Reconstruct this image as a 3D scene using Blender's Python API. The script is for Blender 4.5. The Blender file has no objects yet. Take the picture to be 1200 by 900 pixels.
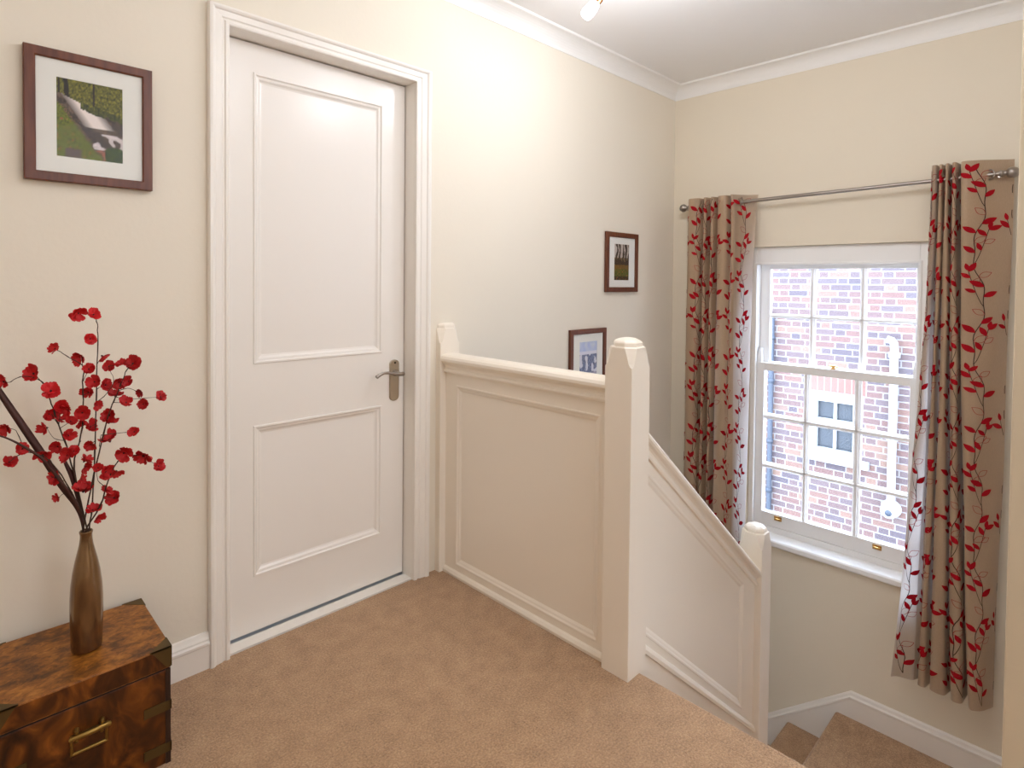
import bpy, math, random
from mathutils import Vector, Matrix, noise as mnoise
random.seed(7)
scene = bpy.context.scene
col = scene.collection
PI = math.pi

# ------------------------------------------------------------------ helpers
def srgb(r, g, b):
    f = lambda c: (c/255/12.92) if c/255 <= 0.04045 else ((c/255+0.055)/1.055)**2.4
    return (f(r), f(g), f(b), 1.0)

class NT:
    """tiny node-tree helper"""
    def __init__(s, name):
        s.m = bpy.data.materials.new(name); s.m.use_nodes = True
        s.t = s.m.node_tree; s.t.nodes.clear()
        s.out = s.t.nodes.new('ShaderNodeOutputMaterial')
    def n(s, typ, **kw):
        x = s.t.nodes.new('ShaderNode'+typ)
        for k, v in kw.items(): setattr(x, k, v)
        return x
    def l(s, a, b): s.t.links.new(a, b)
    def math(s, op, a, b=None, c=None):
        x = s.n('Math', operation=op)
        for i, v in enumerate((a, b, c)):
            if v is None: continue
            if isinstance(v, (int, float)): x.inputs[i].default_value = v
            else: s.l(v, x.inputs[i])
        return x.outputs[0]
    def ramp(s, fac, stops, interp='LINEAR'):
        r = s.n('ValToRGB'); r.color_ramp.interpolation = interp
        el = r.color_ramp.elements
        while len(el) > 1: el.remove(el[-1])
        el[0].position, el[0].color = stops[0]
        for p, c in stops[1:]:
            e = el.new(p); e.color = c
        s.l(fac, r.inputs[0]); return r.outputs[0]
    def bsdf(s, **kw):
        b = s.n('BsdfPrincipled')
        for k, v in kw.items():
            if hasattr(v, 'links') or hasattr(v, 'is_linked'): s.l(v, b.inputs[k])
            else: b.inputs[k].default_value = v
        s.l(b.outputs[0], s.out.inputs[0]); return b

def simple(name, c, rough=0.5, metal=0.0, spec=0.5, **kw):
    t = NT(name)
    t.bsdf(**{'Base Color': c, 'Roughness': rough, 'Metallic': metal, 'Specular IOR Level': spec, **kw})
    return t.m

def paint(name, c, rough, scale=40, strength=0.03, var=0.03, spec=0.5):
    t = NT(name)
    co = t.n('TexCoord').outputs['Object']
    no = t.n('TexNoise'); no.inputs['Scale'].default_value = scale; no.inputs['Detail'].default_value = 4
    t.l(co, no.inputs['Vector'])
    n2 = t.n('TexNoise'); n2.inputs['Scale'].default_value = 1.3; t.l(co, n2.inputs['Vector'])
    dark = tuple(x*(1-var) for x in c[:3])+(1,)
    lite = tuple(min(1, x*(1+var)) for x in c[:3])+(1,)
    cc = t.ramp(n2.outputs[0], [(0.3, dark), (0.7, lite)])
    bu = t.n('Bump'); bu.inputs['Strength'].default_value = strength; bu.inputs['Distance'].default_value = 0.01
    t.l(no.outputs[0], bu.inputs['Height'])
    b = t.bsdf(**{'Base Color': cc, 'Roughness': rough, 'Specular IOR Level': spec})
    t.l(bu.outputs[0], b.inputs['Normal'])
    return t.m

class MB:
    def __init__(s): s.v = []; s.f = []; s.mi = []; s.sm = []
    def add(s, vs, fs, m=0, smooth=False):
        o = len(s.v); s.v += [tuple(p) for p in vs]
        for f in fs:
            s.f.append(tuple(i+o for i in f)); s.mi.append(m); s.sm.append(smooth)
    def box(s, x0, x1, y0, y1, z0, z1, m=0):
        s.add([(x0,y0,z0),(x1,y0,z0),(x1,y1,z0),(x0,y1,z0),(x0,y0,z1),(x1,y0,z1),(x1,y1,z1),(x0,y1,z1)],
              [(0,3,2,1),(4,5,6,7),(0,1,5,4),(1,2,6,5),(2,3,7,6),(3,0,4,7)], m)
    def loops(s, L, m=0, smooth=False, cap0=True, cap1=True, closed=True):
        n = len(L[0]); vs = [p for lp in L for p in lp]; fs = []
        for i in range(len(L)-1):
            for j in range(n if closed else n-1):
                k = (j+1) % n
                fs.append((i*n+j, i*n+k, (i+1)*n+k, (i+1)*n+j))
        s.add(vs, fs, m, smooth)
        if cap0: s.add(L[0], [tuple(reversed(range(n)))], m)
        if cap1: s.add(L[-1], [tuple(range(n))], m)
    def prism(s, poly, fn, a, b, m=0):
        """poly of (p,q); fn(p,q,t) -> point; extruded from t=a to t=b"""
        s.loops([[fn(p, q, a) for p, q in poly], [fn(p, q, b) for p, q in poly]], m)
    def lathe(s, prof, c=(0,0,0), ax='z', n=32, m=0, smooth=True, cap0=True, cap1=True):
        L = []
        for r, h in prof:
            lp = []
            for i in range(n):
                a = 2*PI*i/n; u, w = r*math.cos(a), r*math.sin(a)
                p = {'z': (u, w, h), 'x': (h, u, w), 'y': (w, h, u)}[ax]
                lp.append((p[0]+c[0], p[1]+c[1], p[2]+c[2]))
            L.append(lp)
        s.loops(L, m, smooth, cap0, cap1)
    def tube(s, pts, r, n=8, m=0, smooth=True, flat=1.0):
        P = [Vector(p) for p in pts]
        R = r if isinstance(r, (list, tuple)) else [r]*len(P)
        L = []; up = None
        for i, p in enumerate(P):
            t = (P[min(i+1, len(P)-1)] - P[max(i-1, 0)])
            t = t.normalized() if t.length > 1e-9 else Vector((0,0,1))
            if up is None:
                up = Vector((0,0,1)) if abs(t.z) < .9 else Vector((1,0,0))
            a = t.cross(up); a = a.normalized() if a.length > 1e-6 else t.orthogonal().normalized()
            b = a.cross(t).normalized(); up = b
            L.append([tuple(p + (a*math.cos(2*PI*k/n) + b*math.sin(2*PI*k/n)*flat)*R[i]) for k in range(n)])
        s.loops(L, m, smooth)
    def build(s, name, mats, parent=None, bevel=0, subd=0):
        me = bpy.data.meshes.new(name)
        me.from_pydata(s.v, [], s.f)
        for m in (mats if isinstance(mats, (list, tuple)) else [mats]): me.materials.append(m)
        me.polygons.foreach_set('material_index', s.mi)
        me.polygons.foreach_set('use_smooth', s.sm)
        me.update()
        o = bpy.data.objects.new(name, me); col.objects.link(o)
        if parent: attach(o, parent)
        if bevel:
            b = o.modifiers.new('bevel', 'BEVEL'); b.width = bevel; b.segments = 2; b.limit_method = 'ANGLE'
            b.angle_limit = math.radians(40)
        return o

def attach(o, parent):
    """meshes are authored in world space: keep them where they are under their parent"""
    def wm(x):
        m = Matrix.LocRotScale(x.location, x.rotation_euler, x.scale)
        return wm(x.parent) @ x.matrix_parent_inverse @ m if x.parent else m
    o.parent = parent; o.matrix_parent_inverse = wm(parent).inverted()

def tag(o, label=None, cat=None, group=None, kind=None):
    for k, v in (('label', label), ('category', cat), ('group', group), ('kind', kind)):
        if v: o[k] = v
    return o
def thing(name, loc, label=None, cat=None, group=None, kind=None):
    o = bpy.data.objects.new(name, None); o.empty_display_size = .05
    o.location = loc; col.objects.link(o)
    return tag(o, label, cat, group, kind)
def inset(poly, d):
    """inset a convex counter-clockwise polygon of (p,q)"""
    n = len(poly); out = []
    for i in range(n):
        p0, p1, p2 = Vector(poly[i-1]), Vector(poly[i]), Vector(poly[(i+1) % n])
        e1 = (p1-p0).normalized(); e2 = (p2-p1).normalized()
        n1 = Vector((-e1.y, e1.x)); n2 = Vector((-e2.y, e2.x))
        k = (n1+n2)/(1+n1.dot(n2))
        out.append(tuple(p1 + k*d))
    return out
def catmull(P, k=6):
    out = []
    n = len(P)
    for i in range(n-1):
        p0, p1, p2, p3 = P[max(i-1,0)], P[i], P[i+1], P[min(i+2,n-1)]
        for j in range(k):
            t = j/k
            out.append(tuple(0.5*((2*b)+(-a+c)*t+(2*a-5*b+4*c-d)*t*t+(-a+3*b-3*c+d)*t**3) for a,b,c,d in zip(p0,p1,p2,p3)))
    out.append(tuple(P[-1])); return out

# ------------------------------------------------------------------ materials
M = {}
M['wall'] = paint('cream_wall_paint', srgb(236,228,212), .75, 60, .05, .012, .3)
M['wall_window'] = paint('cream_window_wall_paint', srgb(233,223,203), .75, 60, .05, .012, .3)
M['wall_white'] = paint('white_stairwell_paint', srgb(238,236,234), .75, 60, .05, .012, .3)
M['wall_shade'] = paint('shaded_partition_paint', srgb(212,198,172), .75, 60, .05, .012, .3)  # partition's weaker light put into the colour as a darker tan
M['ceil'] = paint('white_ceiling_paint', srgb(240,238,236), .8, 60, .03, .01, .3)
M['cove'] = paint('white_cornice_paint', srgb(244,242,238), .6, 60, .02, .01)
M['gloss'] = paint('white_gloss_woodwork', srgb(243,238,230), .28, 25, .012, .008)
M['door'] = paint('white_satin_door_paint', srgb(242,237,230), .25, 25, .012, .008)
M['ball'] = paint('off_white_balustrade_paint', srgb(244,235,220), .32, 25, .012, .008)
M['sash'] = paint('white_window_paint', srgb(250,250,250), .35, 30, .01, .005)
M['steel'] = simple('brushed_steel', srgb(160,152,144), .28, 1.0)
M['nickel'] = simple('satin_nickel', srgb(192,182,166), .3, 1.0)
M['brass'] = simple('aged_brass', srgb(150,120,62), .38, 1.0)
M['brass_b'] = simple('window_brass', srgb(190,150,85), .3, 1.0)
M['olive'] = simple('tarnished_brass_plate', srgb(84,64,26), .45, .4)
M['dark'] = simple('dark_gap', srgb(30,24,20), .8)
M['mount'] = simple('white_mount_card', srgb(238,238,232), .8)
M['copper'] = simple('copper_lamp_holder', srgb(176,120,78), .3, 1.0)

def carpet_mat():
    t = NT('beige_carpet')
    co = t.n('TexCoord').outputs['Object']
    a = t.n('TexNoise'); a.inputs['Scale'].default_value = 170; a.inputs['Detail'].default_value = 6; a.inputs['Roughness'].default_value = .7
    b = t.n('TexNoise'); b.inputs['Scale'].default_value = 16; b.inputs['Detail'].default_value = 5
    v = t.n('TexVoronoi'); v.inputs['Scale'].default_value = 240
    for x in (a, b, v): t.l(co, x.inputs['Vector'])
    mix = t.math('ADD', t.math('MULTIPLY', a.outputs[0], .8), t.math('MULTIPLY', b.outputs[0], .2))
    c = t.ramp(mix, [(.34, srgb(128,98,70)), (.5, srgb(176,140,103)), (.66, srgb(206,172,132))])
    h = t.math('ADD', t.math('MULTIPLY', v.outputs['Distance'], .6), a.outputs[0])
    bu = t.n('Bump'); bu.inputs['Strength'].default_value = .55; bu.inputs['Distance'].default_value = .006
    t.l(h, bu.inputs['Height'])
    bs = t.bsdf(**{'Base Color': c, 'Roughness': .95, 'Specular IOR Level': .15, 'Sheen Weight': .25, 'Sheen Roughness': .6})
    t.l(bu.outputs[0], bs.inputs['Normal'])
    return t.m
M['carpet'] = carpet_mat()

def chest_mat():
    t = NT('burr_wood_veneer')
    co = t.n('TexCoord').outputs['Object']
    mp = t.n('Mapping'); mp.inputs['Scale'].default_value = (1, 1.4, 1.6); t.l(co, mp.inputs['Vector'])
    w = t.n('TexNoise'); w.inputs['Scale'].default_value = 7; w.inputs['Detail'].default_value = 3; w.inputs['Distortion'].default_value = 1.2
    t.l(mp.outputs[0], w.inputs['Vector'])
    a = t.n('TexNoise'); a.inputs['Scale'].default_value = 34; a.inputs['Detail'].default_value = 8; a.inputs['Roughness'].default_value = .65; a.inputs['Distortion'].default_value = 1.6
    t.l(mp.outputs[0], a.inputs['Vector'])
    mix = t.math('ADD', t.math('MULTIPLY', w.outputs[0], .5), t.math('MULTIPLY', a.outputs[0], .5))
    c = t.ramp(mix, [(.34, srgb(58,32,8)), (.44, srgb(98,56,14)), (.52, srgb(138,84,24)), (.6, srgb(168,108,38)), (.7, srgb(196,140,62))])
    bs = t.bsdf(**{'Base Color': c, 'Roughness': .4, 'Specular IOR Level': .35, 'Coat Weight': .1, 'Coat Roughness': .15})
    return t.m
M['chest'] = chest_mat()
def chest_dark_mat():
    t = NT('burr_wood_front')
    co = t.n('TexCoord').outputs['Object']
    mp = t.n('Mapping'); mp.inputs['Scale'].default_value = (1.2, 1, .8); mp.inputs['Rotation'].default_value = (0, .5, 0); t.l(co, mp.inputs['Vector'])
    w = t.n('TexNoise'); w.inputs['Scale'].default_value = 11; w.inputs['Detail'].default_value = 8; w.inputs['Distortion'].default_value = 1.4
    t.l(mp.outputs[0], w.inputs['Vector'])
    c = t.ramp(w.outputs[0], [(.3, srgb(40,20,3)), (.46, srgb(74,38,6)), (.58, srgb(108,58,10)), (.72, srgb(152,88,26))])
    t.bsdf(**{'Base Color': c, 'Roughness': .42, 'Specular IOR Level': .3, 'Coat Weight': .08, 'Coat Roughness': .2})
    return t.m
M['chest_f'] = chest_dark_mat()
M['stile'] = simple('dark_chest_edge', srgb(44,22,12), .4)

def frame_wood():
    t = NT('mahogany_frame')
    co = t.n('TexCoord').outputs['Object']
    mp = t.n('Mapping'); mp.inputs['Scale'].default_value = (60, 60, 6); t.l(co, mp.inputs['Vector'])
    a = t.n('TexNoise'); a.inputs['Scale'].default_value = 1.5; a.inputs['Detail'].default_value = 4; t.l(mp.outputs[0], a.inputs['Vector'])
    c = t.ramp(a.outputs[0], [(.3, srgb(84,42,22)), (.7, srgb(112,60,34))])
    t.bsdf(**{'Base Color': c, 'Roughness': .4})
    return t.m
M['frame'] = frame_wood()

def glass_mat(name, refl=.08, tint=(1,1,1,1)):
    t = NT(name)
    tr = t.n('BsdfTransparent'); tr.inputs[0].default_value = tint
    gl = t.n('BsdfGlossy'); gl.inputs['Roughness'].default_value = .02
    lw = t.n('LayerWeight'); lw.inputs[0].default_value = .25
    mx = t.n('MixShader'); t.l(t.math('MULTIPLY', lw.outputs['Fresnel'], refl*4), mx.inputs[0])
    t.l(tr.outputs[0], mx.inputs[1]); t.l(gl.outputs[0], mx.inputs[2]); t.l(mx.outputs[0], t.out.inputs[0])
    return t.m
M['glass'] = glass_mat('window_glass', .08)
M['pglass'] = glass_mat('picture_glass', .05)

def vase_mat():
    t = NT('bronze_glaze')
    co = t.n('TexCoord').outputs['Object']
    mp = t.n('Mapping'); mp.inputs['Scale'].default_value = (14, 14, 3); t.l(co, mp.inputs['Vector'])
    a = t.n('TexNoise'); a.inputs['Scale'].default_value = 2; a.inputs['Detail'].default_value = 3; t.l(mp.outputs[0], a.inputs['Vector'])
    c = t.ramp(a.outputs[0], [(.3, srgb(104,76,46)), (.5, srgb(138,108,72)), (.7, srgb(110,84,62))])
    t.bsdf(**{'Base Color': c, 'Roughness': .2, 'Metallic': .8, 'Coat Weight': .5, 'Coat Roughness': .08})
    return t.m
M['vase'] = vase_mat()
M['petal'] = paint('red_silk_petal', srgb(206,12,16), .6, 90, .1, .3)
M['petal_c'] = simple('dark_blossom_centre', srgb(60,10,14), .7)
M['twig'] = simple('dark_brown_twig', srgb(62,40,28), .7)
M['blade'] = paint('dark_maroon_leaf', srgb(74,40,34), .5, 60, .05, .2)

def fabric_mat(name, thin):
    t = NT(name)
    co = t.n('TexCoord').outputs['Object']
    mp = t.n('Mapping'); mp.inputs['Scale'].default_value = (300, 300, 40); t.l(co, mp.inputs['Vector'])
    a = t.n('TexNoise'); a.inputs['Scale'].default_value = 2; t.l(mp.outputs[0], a.inputs['Vector'])
    c = t.ramp(a.outputs[0], [(.3, srgb(170,142,110)), (.7, srgb(184,156,124))])
    bs = t.bsdf(**{'Base Color': c, 'Roughness': .42, 'Specular IOR Level': .45, 'Sheen Weight': .15})
    tr = t.n('BsdfTranslucent'); tr.inputs[0].default_value = srgb(226,222,220)
    mx = t.n('MixShader'); mx.inputs[0].default_value = thin
    t.l(bs.outputs[0], mx.inputs[1]); t.l(tr.outputs[0], mx.inputs[2]); t.l(mx.outputs[0], t.out.inputs[0])
    return t.m
M['fabric'] = fabric_mat('taupe_satin_fabric', .2)
M['fabric_edge'] = fabric_mat('glow_satin_edge', .5)  # extra translucency stands in for window light on the leading edge
M['leaf_r'] = simple('red_flock_leaf', srgb(156,8,24), .7, spec=.1)
M['leaf_o'] = simple('red_outline_thread', srgb(160,48,50), .7)
M['stem_b'] = simple('dark_brown_thread', srgb(52,32,28), .7)

def brick_mat():
    t = NT('pale_brick_bond')
    co = t.n('TexCoord').outputs['Object']
    sp = t.n('SeparateXYZ'); t.l(co, sp.inputs[0])
    y, z = sp.outputs[1], sp.outputs[2]
    H, P, S = .0765, .3375, .225
    zr = t.math('DIVIDE', z, H); row = t.math('FLOOR', zr); zf = t.math('MULTIPLY', t.math('FRACT', zr), H)
    wn0 = t.n('TexWhiteNoise', noise_dimensions='1D'); t.l(row, wn0.inputs['W'])
    off = t.math('ADD', t.math('MULTIPLY', t.math('FLOORED_MODULO', row, 2), .16875), t.math('MULTIPLY', wn0.outputs[0], .05))
    yy = t.math('DIVIDE', t.math('ADD', y, off), P)
    cell = t.math('FLOOR', yy); f = t.math('MULTIPLY', t.math('FRACT', yy), P)
    head = t.math('GREATER_THAN', f, S)
    bid = t.math('ADD', t.math('MULTIPLY', cell, 2), head)
    e1 = t.math('MINIMUM', f, t.math('ABSOLUTE', t.math('SUBTRACT', f, S)))
    e = t.math('MINIMUM', e1, t.math('SUBTRACT', P, f))
    nz = t.n('TexNoise'); nz.inputs['Scale'].default_value = 25; t.l(co, nz.inputs['Vector'])
    wob = t.math('MULTIPLY', t.math('SUBTRACT', nz.outputs[0], .5), .008)
    m1 = t.math('LESS_THAN', t.math('ADD', e, wob), .0068)
    m2 = t.math('LESS_THAN', t.math('ADD', zf, wob), .0135)
    mort = t.math('MAXIMUM', m1, m2)
    cb = t.n('CombineXYZ'); t.l(bid, cb.inputs[0]); t.l(row, cb.inputs[1])
    wn = t.n('TexWhiteNoise', noise_dimensions='2D'); t.l(cb.outputs[0], wn.inputs['Vector'])
    bc = t.ramp(wn.outputs['Value'], [(0, srgb(84,76,82)), (.2, srgb(97,82,82)), (.42, srgb(108,83,78)), (.6, srgb(90,82,87)), (.78, srgb(112,87,80)), (.93, srgb(124,100,88)), (1, srgb(84,78,86))])
    n2 = t.n('TexNoise'); n2.inputs['Scale'].default_value = 40; n2.inputs['Detail'].default_value = 4; t.l(co, n2.inputs['Vector'])
    mv = t.n('Mix', data_type='RGBA', blend_type='MULTIPLY'); mv.inputs[0].default_value = .5
    t.l(bc, mv.inputs[6]); t.l(t.ramp(n2.outputs[0], [(.3, (.7,.7,.7,1)), (.6, (1,1,1,1))]), mv.inputs[7])
    mm = t.n('Mix', data_type='RGBA'); t.l(mort, mm.inputs[0]); t.l(mv.outputs[2], mm.inputs[6]); mm.inputs[7].default_value = srgb(134,131,133)
    t.bsdf(**{'Base Color': mm.outputs[2], 'Roughness': .9})
    return t.m
M['brick'] = brick_mat()
M['arch'] = paint('red_rubbed_brick', srgb(122,90,82), .9, 40, .05, .15)
M['joint'] = simple('lime_mortar', srgb(160,156,158), .9)
M['white_ext'] = simple('white_exterior_paint', srgb(160,160,162), .5)
M['bluepipe'] = simple('blue_grey_pipe_paint', srgb(62,68,80), .5)
M['obscure'] = paint('obscured_glass', srgb(46,50,56), .3, 60, .6, .25)
M['ground'] = paint('pale_paving', srgb(190,186,180), .9, 8, .1, .1)

def emit(name, c, s):
    t = NT(name); e = t.n('Emission'); e.inputs[0].default_value = c; e.inputs[1].default_value = s
    t.l(e.outputs[0], t.out.inputs[0]); return t.m
M['bulb'] = emit('glowing_frosted_bulb', (1, .93, .82, 1), 6)

def vcol_mat():
    t = NT('printed_photograph')
    a = t.n('VertexColor', layer_name='ink')
    t.bsdf(**{'Base Color': a.outputs[0], 'Roughness': .5})
    return t.m
M['print'] = vcol_mat()

# blossom sprays: (stem polylines, blossoms as x, y, z, radius); leaf blades as x, y, z, width
SPRAYS = {'A':([[(-3.341,-0.215,0.628),(-3.333,-0.221,0.689),(-3.328,-0.233,0.811),(-3.327,-0.245,0.934),(-3.326,-0.256,1.047),(-3.324,-0.26,1.15),(-3.326,-0.26,1.187),(-3.333,-0.26,1.204)],[(-3.333,-0.26,1.204),(-3.35,-0.26,1.214),(-3.363,-0.26,1.212)],[(-3.326,-0.26,1.143),(-3.332,-0.26,1.14),(-3.34,-0.26,1.144)],[(-3.326,-0.259,1.077),(-3.314,-0.26,1.096)],[(-3.327,-0.252,1.009),(-3.32,-0.253,1.014),(-3.309,-0.254,1.019)],[(-3.327,-0.244,0.918),(-3.338,-0.243,0.913)],[(-3.327,-0.239,0.873),(-3.338,-0.238,0.865)]],[(-3.366,-0.266,1.211,0.0121),(-3.333,-0.259,1.205,0.0097),(-3.341,-0.263,1.144,0.0097),(-3.314,-0.258,1.096,0.0089),(-3.33,-0.252,1.03,0.0105),(-3.309,-0.264,1.021,0.0105),(-3.327,-0.26,0.97,0.0081),(-3.338,-0.235,0.91,0.0105),(-3.338,-0.244,0.867,0.0097)]),'B':([[(-3.342,-0.21,0.627),(-3.366,-0.195,0.796),(-3.35,-0.187,0.882),(-3.344,-0.181,0.956),(-3.344,-0.175,1.023),(-3.339,-0.172,1.053),(-3.347,-0.171,1.069),(-3.371,-0.17,1.088),(-3.389,-0.17,1.104),(-3.4,-0.17,1.113)],[(-3.343,-0.171,1.061),(-3.346,-0.17,1.087)],[(-3.343,-0.175,1.023),(-3.33,-0.172,1.054)],[(-3.344,-0.178,0.986),(-3.331,-0.177,0.991)],[(-3.346,-0.183,0.933),(-3.351,-0.184,0.914)],[(-3.351,-0.189,0.867),(-3.367,-0.191,0.843)]],[(-3.401,-0.176,1.114,0.0105),(-3.345,-0.158,1.086,0.0113),(-3.33,-0.173,1.054,0.0097),(-3.33,-0.169,0.99,0.0097),(-3.346,-0.183,0.941,0.0113),(-3.351,-0.181,0.913,0.0081),(-3.368,-0.2,0.845,0.0089),(-3.343,-0.19,0.812,0.0105),(-3.341,-0.186,0.796,0.0097),(-3.352,-0.197,0.767,0.0089)]),'C':([[(-3.344,-0.2,0.625),(-3.363,-0.185,0.762),(-3.379,-0.175,0.854),(-3.396,-0.168,0.916),(-3.409,-0.163,0.97),(-3.416,-0.16,0.996),(-3.423,-0.157,1.023),(-3.44,-0.155,1.039),(-3.462,-0.154,1.047),(-3.479,-0.155,1.043),(-3.49,-0.156,1.035),(-3.501,-0.156,1.037)],[(-3.426,-0.157,1.024),(-3.434,-0.155,1.039),(-3.443,-0.154,1.051)],[(-3.396,-0.168,0.916),(-3.41,-0.165,0.944)],[(-3.394,-0.169,0.912),(-3.391,-0.163,0.96)],[(-3.392,-0.17,0.904),(-3.37,-0.168,0.918)],[(-3.382,-0.173,0.87),(-3.405,-0.173,0.881),(-3.42,-0.169,0.91)]],[(-3.501,-0.15,1.037,0.0113),(-3.442,-0.15,1.051,0.0146),(-3.411,-0.169,1.004,0.0146),(-3.415,-0.159,0.944,0.0113),(-3.39,-0.161,0.959,0.0105),(-3.376,-0.169,0.952,0.0097),(-3.422,-0.181,0.912,0.0105),(-3.39,-0.158,0.923,0.0113),(-3.37,-0.168,0.918,0.0089),(-3.375,-0.166,0.881,0.0097),(-3.396,-0.166,0.857,0.0105)]),'D':([[(-3.341,-0.23,0.633),(-3.33,-0.252,0.801),(-3.317,-0.262,0.875),(-3.3,-0.273,0.957),(-3.286,-0.278,0.997),(-3.275,-0.283,1.03),(-3.266,-0.287,1.058),(-3.252,-0.289,1.074)],[(-3.286,-0.28,1.004),(-3.262,-0.28,1.009),(-3.246,-0.28,1.001),(-3.231,-0.279,0.993)],[(-3.29,-0.277,0.989),(-3.261,-0.277,0.98),(-3.222,-0.277,0.977),(-3.186,-0.277,0.976)],[(-3.235,-0.277,0.978),(-3.225,-0.275,0.96)],[(-3.293,-0.276,0.975),(-3.265,-0.275,0.969)],[(-3.327,-0.276,0.983),(-3.309,-0.278,0.999),(-3.294,-0.283,1.032),(-3.302,-0.286,1.059),(-3.305,-0.288,1.073)],[(-3.305,-0.288,1.073),(-3.279,-0.289,1.075)],[(-3.278,-0.282,1.026),(-3.261,-0.283,1.028)]],[(-3.251,-0.284,1.074,0.0121),(-3.303,-0.278,1.071,0.0089),(-3.279,-0.292,1.076,0.0081),(-3.281,-0.275,1.027,0.0097),(-3.261,-0.284,1.028,0.0089),(-3.287,-0.267,0.99,0.0105),(-3.229,-0.27,0.991,0.0081),(-3.188,-0.287,0.977,0.0097),(-3.267,-0.284,0.971,0.0105),(-3.227,-0.282,0.962,0.0089),(-3.299,-0.26,0.939,0.0121),(-3.302,-0.27,0.923,0.0105),(-3.3,-0.259,0.873,0.0138)]),'E':([[(-3.34,-0.24,0.636),(-3.32,-0.252,0.701),(-3.304,-0.264,0.768),(-3.29,-0.271,0.808),(-3.274,-0.274,0.823),(-3.249,-0.276,0.826),(-3.226,-0.276,0.822)],[(-3.226,-0.275,0.819),(-3.205,-0.273,0.798),(-3.19,-0.271,0.783)],[(-3.284,-0.273,0.816),(-3.271,-0.277,0.839)],[(-3.301,-0.265,0.775),(-3.286,-0.268,0.789)],[(-3.309,-0.261,0.752),(-3.326,-0.264,0.773),(-3.33,-0.269,0.805)],[(-3.314,-0.257,0.728),(-3.289,-0.256,0.717)],[(-3.323,-0.285,0.896),(-3.295,-0.286,0.895),(-3.27,-0.287,0.894),(-3.249,-0.287,0.892)],[(-3.325,-0.28,0.866),(-3.323,-0.285,0.896)]],[(-3.272,-0.282,0.84,0.0129),(-3.226,-0.276,0.822,0.0146),(-3.191,-0.273,0.784,0.0097),(-3.25,-0.291,0.893,0.0089),(-3.311,-0.266,0.794,0.0121),(-3.286,-0.266,0.789,0.0097),(-3.325,-0.26,0.806,0.0073),(-3.308,-0.255,0.74,0.0105),(-3.287,-0.246,0.714,0.0121),(-3.334,-0.241,0.691,0.0113),(-3.321,-0.235,0.667,0.0097)]),'G':([[(-3.347,-0.22,0.632),(-3.364,-0.217,0.711),(-3.396,-0.213,0.792),(-3.427,-0.211,0.842),(-3.46,-0.211,0.863),(-3.482,-0.211,0.858),(-3.497,-0.212,0.846)],[(-3.46,-0.211,0.863),(-3.472,-0.21,0.874)],[(-3.468,-0.211,0.868),(-3.481,-0.208,0.916),(-3.492,-0.208,0.927),(-3.502,-0.208,0.93)],[(-3.39,-0.214,0.776),(-3.408,-0.214,0.787)],[(-3.433,-0.211,0.849),(-3.433,-0.211,0.853)],[(-3.373,-0.215,0.742),(-3.391,-0.215,0.743),(-3.402,-0.216,0.735)]],[(-3.501,-0.204,0.929,0.0105),(-3.473,-0.218,0.876,0.0105),(-3.497,-0.203,0.844,0.0097),(-3.431,-0.2,0.85,0.0113),(-3.406,-0.204,0.785,0.0121),(-3.402,-0.214,0.735,0.0073),(-3.38,-0.206,0.837,0.0138),(-3.351,-0.222,0.743,0.0146),(-3.338,-0.207,0.747,0.0089)])}
BLADES = [[(-3.346,-0.2,0.625,0.0075),(-3.359,-0.2,0.69,0.0165),(-3.394,-0.2,0.762,0.0225),(-3.431,-0.2,0.846,0.0255),(-3.473,-0.2,0.935,0.024),(-3.512,-0.2,1.018,0.0195),(-3.537,-0.2,1.076,0.0105),(-3.547,-0.2,1.101,0.0007)],[(-3.347,-0.21,0.629,0.006),(-3.363,-0.219,0.704,0.012),(-3.404,-0.229,0.79,0.0112),(-3.435,-0.236,0.846,0.0097),(-3.463,-0.239,0.877,0.009),(-3.492,-0.242,0.904,0.0067),(-3.515,-0.244,0.92,0.0052),(-3.546,-0.245,0.933,0.0007)],[(-3.342,-0.2,0.624,0.006),(-3.352,-0.194,0.686,0.0135),(-3.369,-0.185,0.771,0.0165),(-3.382,-0.181,0.811,0.012),(-3.391,-0.177,0.846,0.0007)]]
# light levels
WORLD = 9; SUN = 13; EXPOSURE = 0.2; WB = 5800
LAMPS = [('spot_glow', (-1.62,-.74,2.36), 9, (1,.96,.92), .07),
         ('spot_glow', (-1.85,-1.2,2.40), 10, (1,.95,.90), .12),
         ('spot_glow', (-2.5,-1.6,2.42), 11, (1,.95,.90), .12),
         ('added_fill', (-2.6,-3.9,2.1), 43, (.88,.94,1), .5),  # cool fill added behind the camera, no fixture there
         ('added_fill', (-4.8,-1.8,2.2), 11, (1,.92,.82), .4),  # warm fill added out of view, no fixture there
         ('added_fill', (-2.85,.8,.6), 2, (.35,.55,1), .1)]  # added behind the door for the blue light under it

# ------------------------------------------------------------------ camera (solved from the photograph's vanishing points)
cam = bpy.data.objects.new('camera', bpy.data.cameras.new('camera')); col.objects.link(cam)
cam.data.sensor_width = 36; cam.data.lens = 36*684.966/1200
cam.data.shift_x = -0.5/1200; cam.data.shift_y = -(450-345.6)/1200
cam.data.clip_start = .02
yaw, pit, rol = math.radians(44.7308), math.radians(-1.27944), math.radians(.555025)
F = Vector((math.sin(yaw)*math.cos(pit), math.cos(yaw)*math.cos(pit), math.sin(pit)))
R0 = Vector((math.cos(yaw), -math.sin(yaw), 0)); U0 = R0.cross(F)
Rv = math.cos(rol)*R0 + math.sin(rol)*U0; Uv = -math.sin(rol)*R0 + math.cos(rol)*U0
mw = Matrix.Identity(4)
for i in range(3):
    mw[i][0], mw[i][1], mw[i][2] = Rv[i], Uv[i], -F[i]
mw.translation = Vector((-3.625, -2.088, 1.3))
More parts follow.
